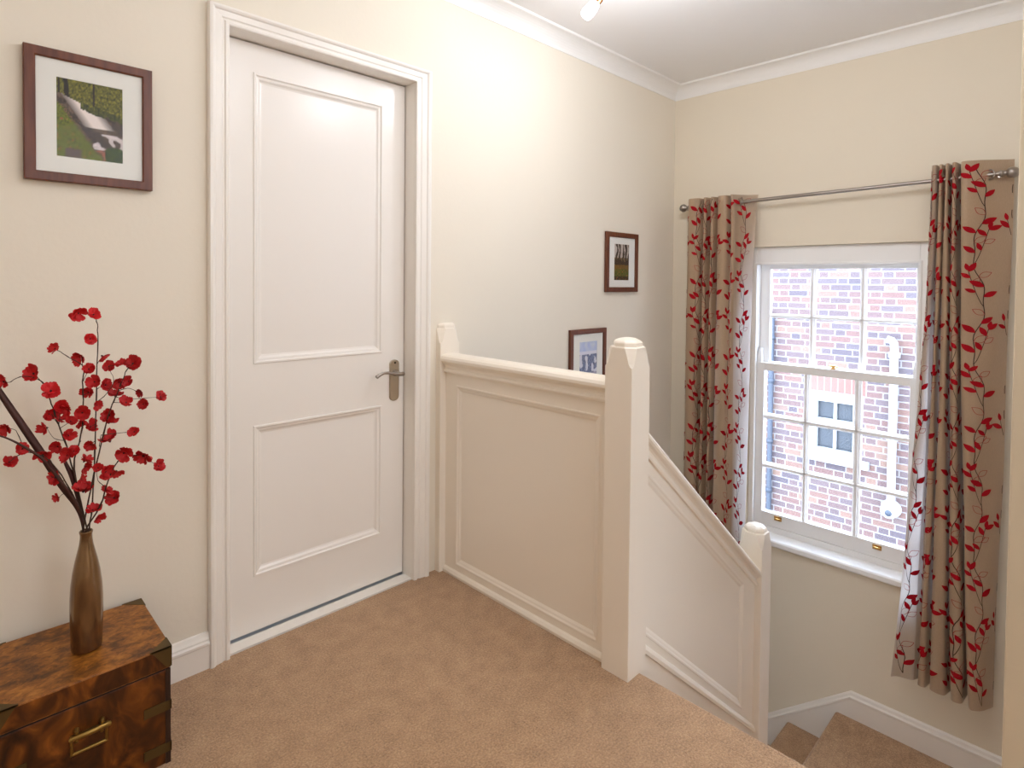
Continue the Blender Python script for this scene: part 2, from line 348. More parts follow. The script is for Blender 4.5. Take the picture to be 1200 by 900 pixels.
cam.matrix_world = mw
scene.camera = cam

CEIL = 2.63
# ------------------------------------------------------------------ room shell
def structure(o): o['kind'] = 'structure'; return o
# left wall (door wall) with the door opening
XL, XR, ZT = -2.914, -2.155, 2.148
mb = MB()
mb.box(-6, XL-.03, 0, .14, -3, CEIL+.1); mb.box(XR+.03, .3, 0, .14, -3, CEIL+.1)
mb.box(XL-.03, XR+.03, 0, .14, ZT+.03, CEIL+.1); mb.box(XL-.03, XR+.03, 0, .14, -3, -.02)
structure(mb.build('wall_left', M['wall']))
# window wall with the window opening
WY0, WY1, WZ0, WZ1 = -1.455, -.535, -.29, 1.53
mb = MB()
mb.box(0, .3, WY1, 0, -3, CEIL+.1); mb.box(0, .3, -2.04, WY0, -3, CEIL+.1)
mb.box(0, .3, WY0, WY1, -3, WZ0); mb.box(0, .3, WY0, WY1, WZ1, CEIL+.1)
structure(mb.build('wall_back', M['wall_window']))
mb = MB(); mb.box(-1.9, -1.8, -4.6, -1.95, 0, CEIL); structure(mb.build('wall_right', M['wall_shade'], bevel=.004))
mb = MB(); mb.box(-1.8, 0, -2.05, -1.95, -3, CEIL); structure(mb.build('wall_stairwell', M['wall_white']))
mb = MB(); mb.box(-2.1, -1.992, -1.95, 0, -3, -.2); structure(mb.build('wall_below', M['wall_white']))
mb = MB(); mb.box(-6.1, -1.8, -4.7, -4.6, -.2, CEIL); structure(mb.build('wall_front', M['wall']))
mb = MB(); mb.box(-6.1, -6, -4.6, .14, -.2, CEIL); structure(mb.build('wall_far_left', M['wall']))
mb = MB(); mb.box(-6.1, .3, -4.7, .14, CEIL, CEIL+.1); structure(mb.build('ceiling', M['ceil']))
# landing floor: carpeted, with a rounded nosing at the stair edge
def nose(x1, z1, x0, r=.014, th=.2):
    pts = [(x0, z1-th), (x0, z1)]
    for i in range(7):
        a = PI/2 - i*PI/2/6; pts.append((x1-r+r*math.cos(a), z1-r+r*math.sin(a)))
    pts += [(x1, z1-.03), (x1-.015, z1-.04), (x1-.015, z1-th)]
    return pts[::-1]
mb = MB()
mb.prism(nose(-1.955, 0, -6), lambda p, q, t: (p, t, q), -1.95, -.98)
mb.box(-6, -1.99, -.98, 0, -.2, 0)
mb.box(-6, -1.9, -4.6, -1.95, -.2, 0)
structure(mb.build('floor', M['carpet']))
mb = MB(); mb.box(-1.99, 0, -1.95, 0, -3.02, -3); structure(mb.build('floor_lower', M['carpet']))

mb = MB(); mb.box(-3.6,-1.6,1.3,1.4,-.2,2.4); mb.box(-3.7,-3.6,.14,1.4,-.2,2.4); mb.box(-1.6,-1.5,.14,1.4,-.2,2.4); mb.box(-3.7,-1.5,.14,1.4,2.4,2.5); mb.box(-3.7,-1.5,.14,1.4,-.21,-.02)
structure(mb.build('wall_beyond', M['wall']))
# cornices: coved, with a thin bead at the ceiling edge
def cove():
    pts = [(0, CEIL), (0, 2.547), (.004, 2.547)]
    for i in range(9):
        a = i/8*PI/2
        pts.append((.07-.066*math.cos(a), 2.552+.066*math.sin(a)))
    pts += [(.072, 2.618), (.078, 2.619), (.081, 2.625), (.081, CEIL)]
    return pts
mb = MB()
c = cove()
mb.loops([[(-6, -p, q) for p, q in c], [(-p, -p, q) for p, q in c]], 0)
structure(mb.build('trim_1', M['cove']))
mb = MB()
mb.loops([[(-p, -p, q) for p, q in c], [(-p, -1.95, q) for p, q in c]], 0)
structure(mb.build('trim_2', M['cove']))

# baseboard left of the door
sk = [(0,0),(.018,0),(.018,.078),(.022,.082),(.022,.09),(.016,.094),(.016,.1),(.012,.108),(.008,.118),(0,.12)]
mb = MB(); mb.prism(sk, lambda p, q, t: (t, -p, q), -6, -2.981); structure(mb.build('baseboard_left', M['gloss']))
# window wall skirting: level along the half landing, then dropping with the lower flight
def skstrip(prof_top, th=.02):
    """raked board on the window wall: list of (y, ztop, zbottom)"""
    mb = MB(); L = []
    for y, zt, zb in prof_top:
        L.append([(0,y,zb),(-th,y,zb),(-th,y,zt-.04),(-th-.004,y,zt-.036),(-th-.004,y,zt-.026),(-th+.005,y,zt-.02),(-th+.008,y,zt-.006),(-th+.014,y,zt),(0,y,zt)])
    mb.loops(L); return mb
sl = (-.965+1.333)/(1.149-.701)
mb = skstrip([(-1.95,-.957,-1.3),(-1.149,-.965,-1.5),(-.701,-1.333,-1.95),(0,-1.333-sl*.7,-2.6)])
structure(mb.build('baseboard_back', M['gloss']))

# ------------------------------------------------------------------ staircase
st = thing('staircase', (-1.4, -1.5, -1.109), 'carpeted stairs dropping from the landing edge to the window wall and turning left', 'stairs')
RI, GO = 1.109/6, .21
x = -1.97
for i in range(5):
    z = -RI*(i+1); x1 = x+GO+.015
    mb = MB(); mb.prism(nose(x1, z, x-.02, .016, RI), lambda p, q, t: (p, t, q), -1.947, -1.0)
    mb.build('tread', M['carpet'], st); x += GO
mb = MB()   # half landing against the window wall, nosing towards the lower flight
pl = nose(-1.075, -1.109, -1.947, .02, .2)
mb.prism(pl, lambda p, q, t: (-t, p, q), .021, 1.03)
mb.build('half_landing', M['carpet'], st)
y = -1.075
for i in range(4):
    z = -1.109-.202*(i+1); y1 = y+.26
    mb = MB(); mb.prism(nose(y1, z, y-.03, .018, .202), lambda p, q, t: (-t, p, q), .021, .86)
    mb.build('tread', M['carpet'], st); y = y1

# ------------------------------------------------------------------ balustrade
bal = thing('balustrade', (-1.98, -.98, 0), 'off white panelled balustrade with newel posts around the stairwell', 'balustrade')
def newel(cx, cy, hw, z0, zs, half=False):
    """square post; corner stop chamfers below the shoulder zs; moulded cap"""
    def lp(z, c, k=1.0):
        h = hw*k
        return [(cx-h+c,cy-h,z),(cx+h-c,cy-h,z),(cx+h,cy-h+c,z),(cx+h,cy+h-c,z),(cx+h-c,cy+h,z),(cx-h+c,cy+h,z),(cx-h,cy+h-c,z),(cx-h,cy-h+c,z)]
    mb = MB()
    mb.loops([lp(z0,.002), lp(zs-.066,.002), lp(zs-.062,.008), lp(zs-.054,.013), lp(zs-.02,.023), lp(zs-.003,.029), lp(zs,.031,.97)])
    post = mb.build('newel_post', M['ball'], bal)
    mb = MB()
    def lc(z, k, r=.5):
        h = hw*k; c = h*r
        return lp(z, h*r, k)
    mb.loops([lc(zs-.001,.86,.6), lc(zs+.012,.86,.6), lc(zs+.016,.82,.6), lc(zs+.02,.74,.62), lc(zs+.026,.5,.62), lc(zs+.029,.2,.6)], smooth=False)
    mb.build('newel_cap', M['ball'], post)
    return post
newel(-1.979, -.9765, .0535, 0, 1.09)
newel(-.915, -.9765, .0535, -1.5, .158)
# half newel against the door wall
mb = MB()
def hl(z, c, k=0):
    x0, x1, y0 = -2.033+k, -1.925-k, -.032+k
    return [(x0,-.0005,z),(x0,y0+c,z),(x0+c,y0,z),(x1-c,y0,z),(x1,y0+c,z),(x1,-.0005,z)]
mb.loops([hl(0,.002), hl(1.024,.002), hl(1.028,.008), hl(1.036,.012), hl(1.07,.022), hl(1.087,.028), hl(1.09,.028,.002)])
hp = mb.build('newel_post', M['ball'], bal)
mb = MB(); mb.loops([hl(1.0895,.02,.006), hl(1.102,.02,.006), hl(1.106,.018,.009), hl(1.112,.012,.018)]); mb.build('newel_cap', M['ball'], hp)
# hand rails
rp = [(-.026,-.006),(.026,-.006),(.034,-.004),(.037,.004),(.036,.012),(.03,.018),(.03,.026),(.036,.034),(.047,.04),(.053,.048),(.053,.058),(.047,.068),(.034,.075),(.018,.078),(0,.079)]
rp = rp + [(-p, q) for p, q in rp[::-1][1:-1]]
mb = MB(); mb.loops([[(-1.979+p, -.0325, .9+q) for p, q in rp], [(-1.979+p, -.9235, .9+q) for p, q in rp]])
mb.build('handrail', M['ball'], bal, bevel=.002)
SL = .842
def r2(x, q): return .728 - SL*(x+1.92) + q*1.05
mb = MB(); mb.loops([[(xx, -.9765-p*1.0, r2(xx, q)) for p, q in rp] for xx in (-1.9255, -.9685)])
mb.build('handrail', M['ball'], bal, bevel=.002)

def panelled(mb, outer, inner, fn, back, d=.009):
    """outer / inner convex ccw polygons with the same corner count; fn(p,q,depth): depth + goes into the panel"""
    n = len(outer)
    seq = [(outer, back), (outer, 0), (inner, 0), (inset(inner, .003), -.002), (inset(inner,.008), -.0015), (inset(inner, .013), .002), (inset(inner,.02), .004), (inset(inner,.028), d), (inset(inner,.031), d)]
    mb.loops([[fn(p, q, dd) for p, q in poly] for poly, dd in seq], 0)
    mb.loops([[fn(p, q, back+.0) for p, q in outer][::-1]]+[[fn(p,q,back+.001) for p,q in outer][::-1]], 0, cap1=False)
# landing panel, facing -x : p runs along -y, q is z
mb = MB()
panelled(mb, [(.032,0),(.923,0),(.923,.9),(.032,.9)], [(.105,.05),(.885,.05),(.885,.845),(.105,.845)],
         lambda p, q, d: (-2.0+d, -p, q), .045)
mb.prism([(0,0),(.012,0),(.014,.012),(.008,.022),(0,.026)], lambda p, q, t: (-2.0-p, -t, q), .034, .922)
mb.build('panel', M['ball'], bal)
# stair panel, facing -y : p runs along x
PZ = lambda x: .74-SL*(x+1.92)          # under the rail
BZ = lambda x: .015-SL*(x+1.876)        # bottom edge
x0, x1 = -1.9255, -.9685
mb = MB()
panelled(mb, [(x0,BZ(x0)-.16),(x1,BZ(x1)-.16),(x1,PZ(x1)),(x0,PZ(x0))],
         [(-1.895,.06-SL*(-1.895+1.862)),(-1.085,.06-SL*(-1.085+1.862)),(-1.085,.645-SL*(-1.085+1.877)),(-1.895,.645-SL*(-1.895+1.877))],
         lambda p, q, d: (p, -1.0+d, q), .045)
mb.loops([[(xx, -1.0-p, BZ(xx)+q) for p, q in [(0,-.006),(.012,-.006),(.014,.008),(.008,.022),(0,.028)]] for xx in (x0, x1)])
mb.build('panel', M['ball'], bal)

# ------------------------------------------------------------------ door
YD = .07
dr = thing('door_1', ((XL+XR)/2, YD, 0), 'closed white two panel door with a nickel lever handle', 'door', kind='structure')
mb = MB()
LX0, LX1, LZ0, LZ1 = XL+.004, XR-.004, .012, 2.143
PX0, PX1 = -2.805, -2.268
strips = [(LX0,PX0,LZ0,LZ1),(PX1,LX1,LZ0,LZ1),(PX0,PX1,LZ0,.212),(PX0,PX1,.768,.992),(PX0,PX1,2.042,LZ1)]
for a, b, z0, z1 in strips: mb.box(a, b, YD, YD+.04, z0, z1)
for z0, z1 in ((.212,.768),(.992,2.042)):
    P0 = [(PX0,z0),(PX1,z0),(PX1,z1),(PX0,z1)]
    seq = [(0,0),(.002,-.004),(.008,-.004),(.012,.001),(.02,.003),(.027,.009),(.033,.011)]
    mb.loops([[(p, YD+dd, q) for p, q in inset(P0, i)] for i, dd in seq], cap0=False)
leaf = mb.build('door_leaf', M['door'], dr)
# architrave and lining
mb = MB()
ap = [(0,-.002),(0,-.014),(.004,-.017),(.012,-.017),(.016,-.012),(.022,-.012),(.026,-.016),(.046,-.019),(.05,-.024),(.056,-.027),(.064,-.026),(.067,-.02),(.067,0)]
def arch_loop(p, d):
    return [(XL-p, d, 0), (XL-p, d, ZT+p*.9), (XR+p*1.12, d, ZT+p*.9), (XR+p*1.12, d, 0)]
L = [arch_loop(p, d) for p, d in ap]
mb.loops(L, closed=False, cap0=False, cap1=False)
mb.add([L[i][0] for i in range(len(L))], [tuple(range(len(L)))])
# lining boards
mb.box(XL-.029, XL, -.001, .139, 0, ZT); mb.box(XR, XR+.029, -.001, .139, 0, ZT); mb.box(XL-.029, XR+.029, -.001, .139, ZT, ZT+.029)
# door stops behind the leaf
mb.box(XL, XL+.012, YD+.042, YD+.06, 0, ZT); mb.box(XR-.012, XR, YD+.042, YD+.06, 0, ZT); mb.box(XL, XR, YD+.042, YD+.06, ZT-.012, ZT)
mb.build('door_frame', M['gloss'], dr)
mb = MB(); mb.box(XL, XR, .004, .06, -.019, .005); mb.build('threshold', M['gloss'], dr)
# lever handle on its back plate
mb = MB()
hx, hw = -2.208, .0235
def plate(w, y, zt, zb):
    lp = []
    for i in range(13): a = PI*i/12; lp.append((hx+w*math.cos(a), y, zt-w+w*math.sin(a)*.8))
    for i in range(13): a = PI+PI*i/12; lp.append((hx+w*math.cos(a), y, zb+w+w*math.sin(a)*.8))
    return lp
mb.loops([plate(hw, YD, .963, .775), plate(hw, YD-.006, .963, .775), plate(hw-.003, YD-.009, .96, .778)])
mb.lathe([(.0045,YD-.0095),(.0045,YD-.0105),(.001,YD-.0106)], (hx, 0, .945), 'y', 12, 1)
hd = mb.build('door_handle', [M['nickel'], M['dark']], dr)
mb = MB()
mb.lathe([(.014,YD-.009),(.014,YD-.014),(.010,YD-.018),(.0095,YD-.045)], (hx, 0, .901), 'y', 20)
lev = catmull([(hx+.014,YD-.048,.900),(hx,YD-.052,.901),(hx-.03,YD-.054,.905),(hx-.06,YD-.054,.912),(hx-.085,YD-.053,.913),(hx-.105,YD-.052,.906),(hx-.118,YD-.051,.899)], 4)
mb.tube(lev, [.012]*3+[.011]*3+[.009]*4+[.0075]*4+[.007]*3+[.008]*3+[.0095]*3+[.0105,.009], 12, flat=.8)
mb.build('lever', M['steel'], hd)

# ------------------------------------------------------------------ pictures
def paint_stream(u, v):
    # u,v in 0..1 (v up): mossy bank bottom-left, white water running down from the upper left, wood behind
    n = mnoise.noise((u*9, v*9, 0)); n2 = mnoise.noise((u*28, v*28, 3)); n3 = mnoise.noise((u*60, v*60, 7))
    top = .80 - .18*u + .05*n
    bank = .76 - 1.05*u + .06*n
    if v > top:
        g = .5+.7*n2+.5*n3
        c = (58+84*g, 62+72*g, 14+22*g)
        if abs(u-.14+.10*(v-.9)) < .035 or abs(u-.035) < .02 or abs(u-.55) < .012: c = (36,26,16)
        return c
    if v > top-.09+.03*n2 and u > .35:
        g = .4+.8*n2+.3*n3; return (44+66*g, 50+60*g, 14+14*g)
    if v < bank:
        g = .5+.6*n2+.4*n3
        c = (62+74*g, 74+66*g, 10+18*g)
        if n2 > .42: c = (150,88,52)
        if v < .12 and u < .36 and u > .12: c = (96+30*n2, 82+30*n2, 66)
        if v > bank-.05: c = (124,90,66) if n3 > 0 else (70,76,30)
        return c
    if u > .72 and v < .2 and ((u-.88)/.18)**2+((v-.08)/.13)**2 < 1:
        return (56+40*n2, 72+40*n2, 20)
    if u > .5 and v < .16+.04*n and u < .78: return (190-60*abs(n2), 110, 80) if n3 > -.1 else (80,60,44)
    w = math.sin((u*1.1+v*1.9)*9+n*3)
    core = 1-abs((u-.42)-(.66-v)*.9)/.24
    if core > 0.05 and v > .42: k = min(1, core*1.5); return (112+125*k, 100+126*k, 92+128*k)
    if v < .36 and u > .45 and w > .1: return (190+30*w, 180+30*w, 178+30*w)
    return (88+26*w+30*n2, 72+22*w+26*n2, 58+18*w+22*n2)
def paint_wood(u, v):
    n = mnoise.noise((u*8, v*3, 1)); n2 = mnoise.noise((u*26, v*20, 4))
    if v > .42:
        s = math.sin(u*30+n*4)
        if s > .25 and v > .55+.1*n: return (196+30*n2, 186+28*n2, 176+28*n2) if v > .62 else (128,104,72)
        return (62+30*n2, 48+24*n2, 34+18*n2)
    if v > .3: g = .5+n2; return (100+40*g, 76+24*g, 34)
    g = .5+.8*n2
    if n2 > .4: return (160, 92, 40)
    return (60+66*g, 66+56*g, 20+14*g) if v > .1 else (50+20*g, 40+16*g, 22)
def paint_town(u, v):
    n2 = mnoise.noise((u*22, v*22, 5)); n = mnoise.noise((u*6, v*6, 5))
    if v > .76: return (196+20*n, 206+16*n, 232)
    if v > .68: return (226, 226, 240)
    if v > .2:
        if n > .12+.5*abs(v-.45): return (222, 222, 232)
        g = .5+n2; return (84+70*g, 92+70*g, 122+70*g)
    return (176+40*n2, 176+40*n2, 196+36*n2)
def picture(name, x0, x1, z0, z1, fw, px0, px1, pz0, pz1, fn, th, label, nx=70, nz=80):
    t = thing(name, ((x0+x1)/2, 0, z0), label, 'picture', 'framed pictures on the door wall')
    yb, yf = -.003, -th
    mb = MB()
    ro = [(x0,z0),(x1,z0),(x1,z1),(x0,z1)]
    seq = [(0,yb),(0,yf+.002),(.002,yf),(fw-.003,yf),(fw,yf+.003),(fw,yb)]
    mb.loops([[(p, d, q) for p, q in inset(ro, i)] for i, d in seq], cap0=False, cap1=False)
    mb.build('frame', M['frame'], t)
    mb = MB()
    a = fw-.001
    O = [(x0+a,z0+a),(x1-a,z0+a),(x1-a,z1-a),(x0+a,z1-a)]; I = [(px0,pz0),(px1,pz0),(px1,pz1),(px0,pz1)]
    mb.loops([[(p, yf+.009, q) for p, q in O], [(p, yf+.009, q) for p, q in I], [(p, yf+.0105, q) for p, q in I]], cap0=False, cap1=False)
    mb.build('mount', M['mount'], t)
    mb = MB()
    vs = [(px0+(px1-px0)*i/nx, yf+.0105, pz0+(pz1-pz0)*j/nz) for j in range(nz+1) for i in range(nx+1)]
    mb.add(vs, [(j*(nx+1)+i, j*(nx+1)+i+1, (j+1)*(nx+1)+i+1, (j+1)*(nx+1)+i) for j in range(nz) for i in range(nx)])
    o = mb.build('print', M['print'], t)
    ca = o.data.color_attributes.new('ink', 'FLOAT_COLOR', 'POINT')
    for j in range(nz+1):
        for i in range(nx+1):
            c = fn(i/nx, j/nz); c = [min(255, max(4, q)) for q in c]
            ca.data[j*(nx+1)+i].color = srgb(*c)
    mb = MB()
    mb.add([(x0+a,yf+.006,z0+a),(x1-a,yf+.006,z0+a),(x1-a,yf+.006,z1-a),(x0+a,yf+.006,z1-a)], [(0,1,2,3)])
    mb.build('glass', M['pglass'], t)
picture('picture_frame', -3.448, -3.143, 1.569, 1.935, .026, -3.376, -3.219, 1.642, 1.862, paint_stream, .025,
        'large brown wooden picture frame with a woodland stream print, left of the door')
picture('picture_frame', -.793, -.458, 1.244, 1.606, .030, -.704, -.550, 1.317, 1.536, paint_wood, .02,
        'upper small brown frame with a dark woodland print, on the wall above the newel post', 40, 60)
picture('picture_frame', -1.116, -.783, .675, 1.034, .028, -1.026, -.865, .735, .960, paint_town, .02,
        'lower small brown frame with a blue grey town print, half hidden behind the landing rail', 40, 60)

# ------------------------------------------------------------------ chest
CX0, CX1, CY0, CY1 = -3.545, -3.18, -.352, -.03
ch = thing('storage_chest', ((CX0+CX1)/2, (CY0+CY1)/2, 0), 'low dark wooden campaign chest with brass corners standing against the left wall', 'chest')
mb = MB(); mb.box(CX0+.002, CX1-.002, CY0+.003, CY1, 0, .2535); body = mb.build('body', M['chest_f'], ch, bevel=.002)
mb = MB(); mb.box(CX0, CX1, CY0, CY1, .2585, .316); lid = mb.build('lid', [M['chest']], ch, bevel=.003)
mb = MB(); mb.box(CX0+.002, CX1-.002, CY0-.0002, CY0+.004, .262, .311); mb.build('lid_front', M['chest_f'], lid)
mb = MB(); mb.box(CX0+.004, CX1-.004, CY0+.005, CY1-.002, .2535, .2585); mb.build('lid_gap', M['dark'], ch)
for s in (0, 1):
    xa = CX1-.014 if s else CX0+.002; xb = CX1-.002 if s else CX0+.014
    mb = MB(); mb.box(xa, xb, CY0+.001, CY0+.006, 0, .2555); mb.build('edge_strip', M['stile'], ch)
    for z in (.145, .032):
        mb = MB()
        if s: mb.box(CX1-.064, CX1-.0005, CY0-.0005, CY0+.004, z, z+.025); mb.box(CX1-.004, CX1-.0002, CY0-.0005, CY0+.06, z, z+.025)
        else: mb.box(CX0+.0005, CX0+.064, CY0-.0005, CY0+.004, z, z+.025); mb.box(CX0+.0002, CX0+.004, CY0-.0005, CY0+.06, z, z+.025)
        mb.build('brass_strap', M['olive'], ch)
# triangular corner plates on the lid, wrapped over the front / back edge
for cx, sx in ((CX0, 1), (CX1, -1)):
    for cy, sy in ((CY0, 1), (CY1, -1)):
        mb = MB(); L = .05
        top = [(cx+sx*-.0006, cy-sy*.0008), (cx+sx*L, cy-sy*.0008), (cx+sx*L*.45, cy+sy*L*.55), (cx-sx*.0006, cy+sy*L)]
        if sx*sy < 0: top = top[::-1]
        mb.loops([[(p, q, .3125) for p, q in top], [(p, q, .3168) for p, q in top]])
        e = .0008
        tri = [(cx-sx*e, .2625), (cx-sx*e, .3167), (cx+sx*L, .3167), (cx+sx*L*.8, .305), (cx+sx*.012, .2625)]
        ys = sorted((cy-sy*e, cy+sy*.004))
        mb.loops([[(p, ys[0], q) for p, q in tri], [(p, ys[1], q) for p, q in tri]])
        tri = [(cy-sy*e*.7, .2625), (cy-sy*e*.7, .3166), (cy+sy*L, .3166), (cy+sy*L*.8, .305), (cy+sy*.012, .2625)]
        xs = sorted((cx-sx*e, cx+sx*.004))
        mb.loops([[(xs[0], p, q) for p, q in tri], [(xs[1], p, q) for p, q in tri]])
        mb.build('corner_plate', M['olive'], lid)
# campaign drop handle
hx0, hx1, hz0, hz1, yf = -3.400, -3.322, .136, .187, CY0+.003
mb = MB()
rr = [(hx0,hz0),(hx1,hz0),(hx1,hz1),(hx0,hz1)]
mb.loops([[(p, d, q) for p, q in inset(rr, i)] for i, d in ((0,yf),(0,yf-.004),(.002,yf-.006),(.005,yf-.006),(.007,yf-.004),(.007,yf))], cap0=False, cap1=False)
hp = mb.build('chest_handle', M['brass'], ch)
mb = MB()
mb.tube([(hx0-.002,yf-.014,hz1-.002),(hx0+.004,yf-.016,hz1),( (hx0+hx1)/2,yf-.017,hz1),(hx1-.004,yf-.016,hz1),(hx1+.002,yf-.014,hz1-.002)], [.0055,.0065,.007,.0065,.0055], 12)
mb.build('grip', M['brass'], hp)
for xx in (hx0+.013, hx1-.013):
    mb = MB(); mb.lathe([(.007,yf),(.007,yf-.004),(.0055,yf-.008),(.003,yf-.013)], (xx,0,hz1+.008), 'y', 14); mb.build('lug', M['brass'], hp)
    mb = MB(); mb.lathe([(.004,yf+.0003),(.004,yf-.002),(.002,yf-.003)], (xx,0,hz1-.02), 'y', 12); mb.build('screw', M['brass'], hp)

# ------------------------------------------------------------------ vase and blossom
VX, VY, VZ = -3.344, -.21, .3165
prof = [(.006,0),(.028,0),(.033,.002),(.0345,.008),(.0352,.03),(.0362,.07),(.037,.105),(.0366,.14),(.0345,.175),(.0305,.208),(.025,.238),(.0195,.262),(.0155,.281),(.0138,.296),(.0138,.305),(.0152,.311),(.0152,.314),(.0135,.316),(.0115,.314),(.0112,.30),(.013,.28),(.018,.26),(.02,.2),(.004,.19)]
mb = MB(); mb.lathe(prof, (VX, VY, VZ), 'z', 40)
tag(mb.build('vase', M['vase']), 'tall bronze glazed bottle vase standing on the wooden chest', 'vase')

def blossom(mb, c, r, rnd):
    """five cupped petals round a dark centre"""
    d = Vector((rnd.uniform(-.7,.5), rnd.uniform(-1.2,-.1), rnd.uniform(-.4,.9))).normalized()
    a = d.orthogonal().normalized(); b = d.cross(a)
    c = Vector(c); r *= 1.55
    for layer, cnt, sc, l0, l1 in ((0, 5, 1.0, .1, .75), (1, 3, .62, .7, 1.2)):
        for k in range(cnt):
            th = 2*PI*k/cnt + layer*.6 + rnd.uniform(-.25,.25); lift = rnd.uniform(l0, l1); rk = r*sc*rnd.uniform(.85,1.15)
            u = a*math.cos(th)+b*math.sin(th); w = d.cross(u); wob = rnd.uniform(-.16,.16); tw = rnd.uniform(-.25,.25)
            rows = []
            for s, wd in ((.06,.1),(.32,.36),(.62,.58),(.86,.54),(1.0,.3)):
                p = c + u*(rk*s) + d*(rk*(lift*s**1.6 + .03*k))
                row = []
                for q in (-1,-.5,0,.5,1):
                    ruf = .13*math.sin(q*5+k*1.7+s*3)*s
                    row.append(tuple(p + w*(rk*wd*q) + d*(rk*(.26*wd*q*q + tw*q*s*.4 + ruf + wob*s))))
                rows.append(row)
            mb.loops(rows, 0, True, False, False, closed=False)
    L = []
    for s, h in ((.15,.02),(.13,.14),(.05,.18)):
        L.append([tuple(c + (a*math.cos(q*PI/3)+b*math.sin(q*PI/3))*r*s + d*r*h) for q in range(6)])
    mb.loops(L, 1, True)
    # calyx behind
    L = []
    for s, h in ((.22,.0),(.16,-.14),(.05,-.3)):
        L.append([tuple(c + (a*math.cos(-q*PI/3)+b*math.sin(-q*PI/3))*r*s + d*r*h) for q in range(6)])
    mb.loops(L, 1, True)
mouth = (VX, VY, VZ+.30)
LAB = {'A': 'tallest upright red blossom spray, rising straight from the middle of the vase',
       'B': 'red blossom spray leaning slightly left of the tallest upright spray in the vase',
       'C': 'red blossom spray arching far left above the broad dark leaf in the vase',
       'D': 'red blossom spray leaning up to the right with a long twig pointing right',
       'E': 'lowest right red blossom spray spreading sideways out of the vase',
       'G': 'low left red blossom spray crossing in front of the broad dark leaf'}
rnd = random.Random(11)
for key, (stems, bls) in SPRAYS.items():
    t = thing('blossom_spray', mouth, LAB[key], 'artificial flower', 'red blossom sprays in the vase')
    mb = MB()
    for i, s in enumerate(stems):
        pts = list(s)
        if i == 0:
            k = list(SPRAYS).index(key); a = 2*PI*k/6
            pts = [(VX+.006*math.cos(a), VY+.006*math.sin(a), VZ+.24), (VX+.007*math.cos(a), VY+.007*math.sin(a), VZ+.312)] + pts[1:]
        pts = catmull(pts, 4); n = len(pts)
        r0 = .0022 if i == 0 else .001
        # little knuckles along the twig
        pts = [(p[0]+rnd.uniform(-.0008,.0008), p[1]+rnd.uniform(-.0008,.0008), p[2]) for p in pts]
        mb.tube(pts, [r0*(1-.62*j/(n-1))*(1.35 if j % 5 == 3 else 1) for j in range(n)], 6)
    mb.build('twig', M['twig'], t)
    for x, y, z, r in bls:
        b = MB(); blossom(b, (x, y, z), r, rnd); b.build('blossom', [M['petal'], M['petal_c']], t)
BL = ['broad dark maroon leaf blade leaning left out of the vase', 'thin curved dark leaf blade arching low to the left out of the vase', 'short brown leaf blade standing among the blossom stems in the vase']
for pts, lab in zip(BLADES, BL):
    P = [(VX-.004, VY, VZ+.235, pts[0][3]*.8), (VX-.005, VY+.002, VZ+.312, pts[0][3])] + [tuple(p) for p in pts[1:]]
    P = catmull(P, 5); mb = MB(); L = []
    for i, (x, y, z, w) in enumerate(P):
        a, b = Vector(P[max(i-1,0)][:3]), Vector(P[min(i+1,len(P)-1)][:3])
        tt = (b-a).normalized(); sd = tt.cross(Vector((.12,-1,.1))).normalized(); nn = sd.cross(tt).normalized()
        w = max(w*.68, .0008); c = Vector((x, y, z))
        L.append([tuple(c-sd*w/2), tuple(c+nn*w*.16), tuple(c+sd*w/2), tuple(c+nn*w*.08-nn*.0012)])
    mb.loops(L, 0, True)
    tag(mb.build('leaf_blade', M['blade']), lab, 'artificial leaf', 'leaf blades in the vase')

# ------------------------------------------------------------------ window
win = thing('window_1', (.05, -.99, -.29), 'white six over nine sash window looking out at a brick wall', 'window', kind='structure')
mb = MB()
FY0, FY1, FZ1 = -1.415, -.565, 1.423
mb.box(.03, .2, WY0+.001, FY0, -.21, WZ1-.001); mb.box(.03, .2, FY1, WY1-.001, -.21, WZ1-.001)
mb.box(.03, .2, FY0, FY1, FZ1, WZ1-.001); mb.box(.05, .2, FY0, FY1, -.25, -.2)
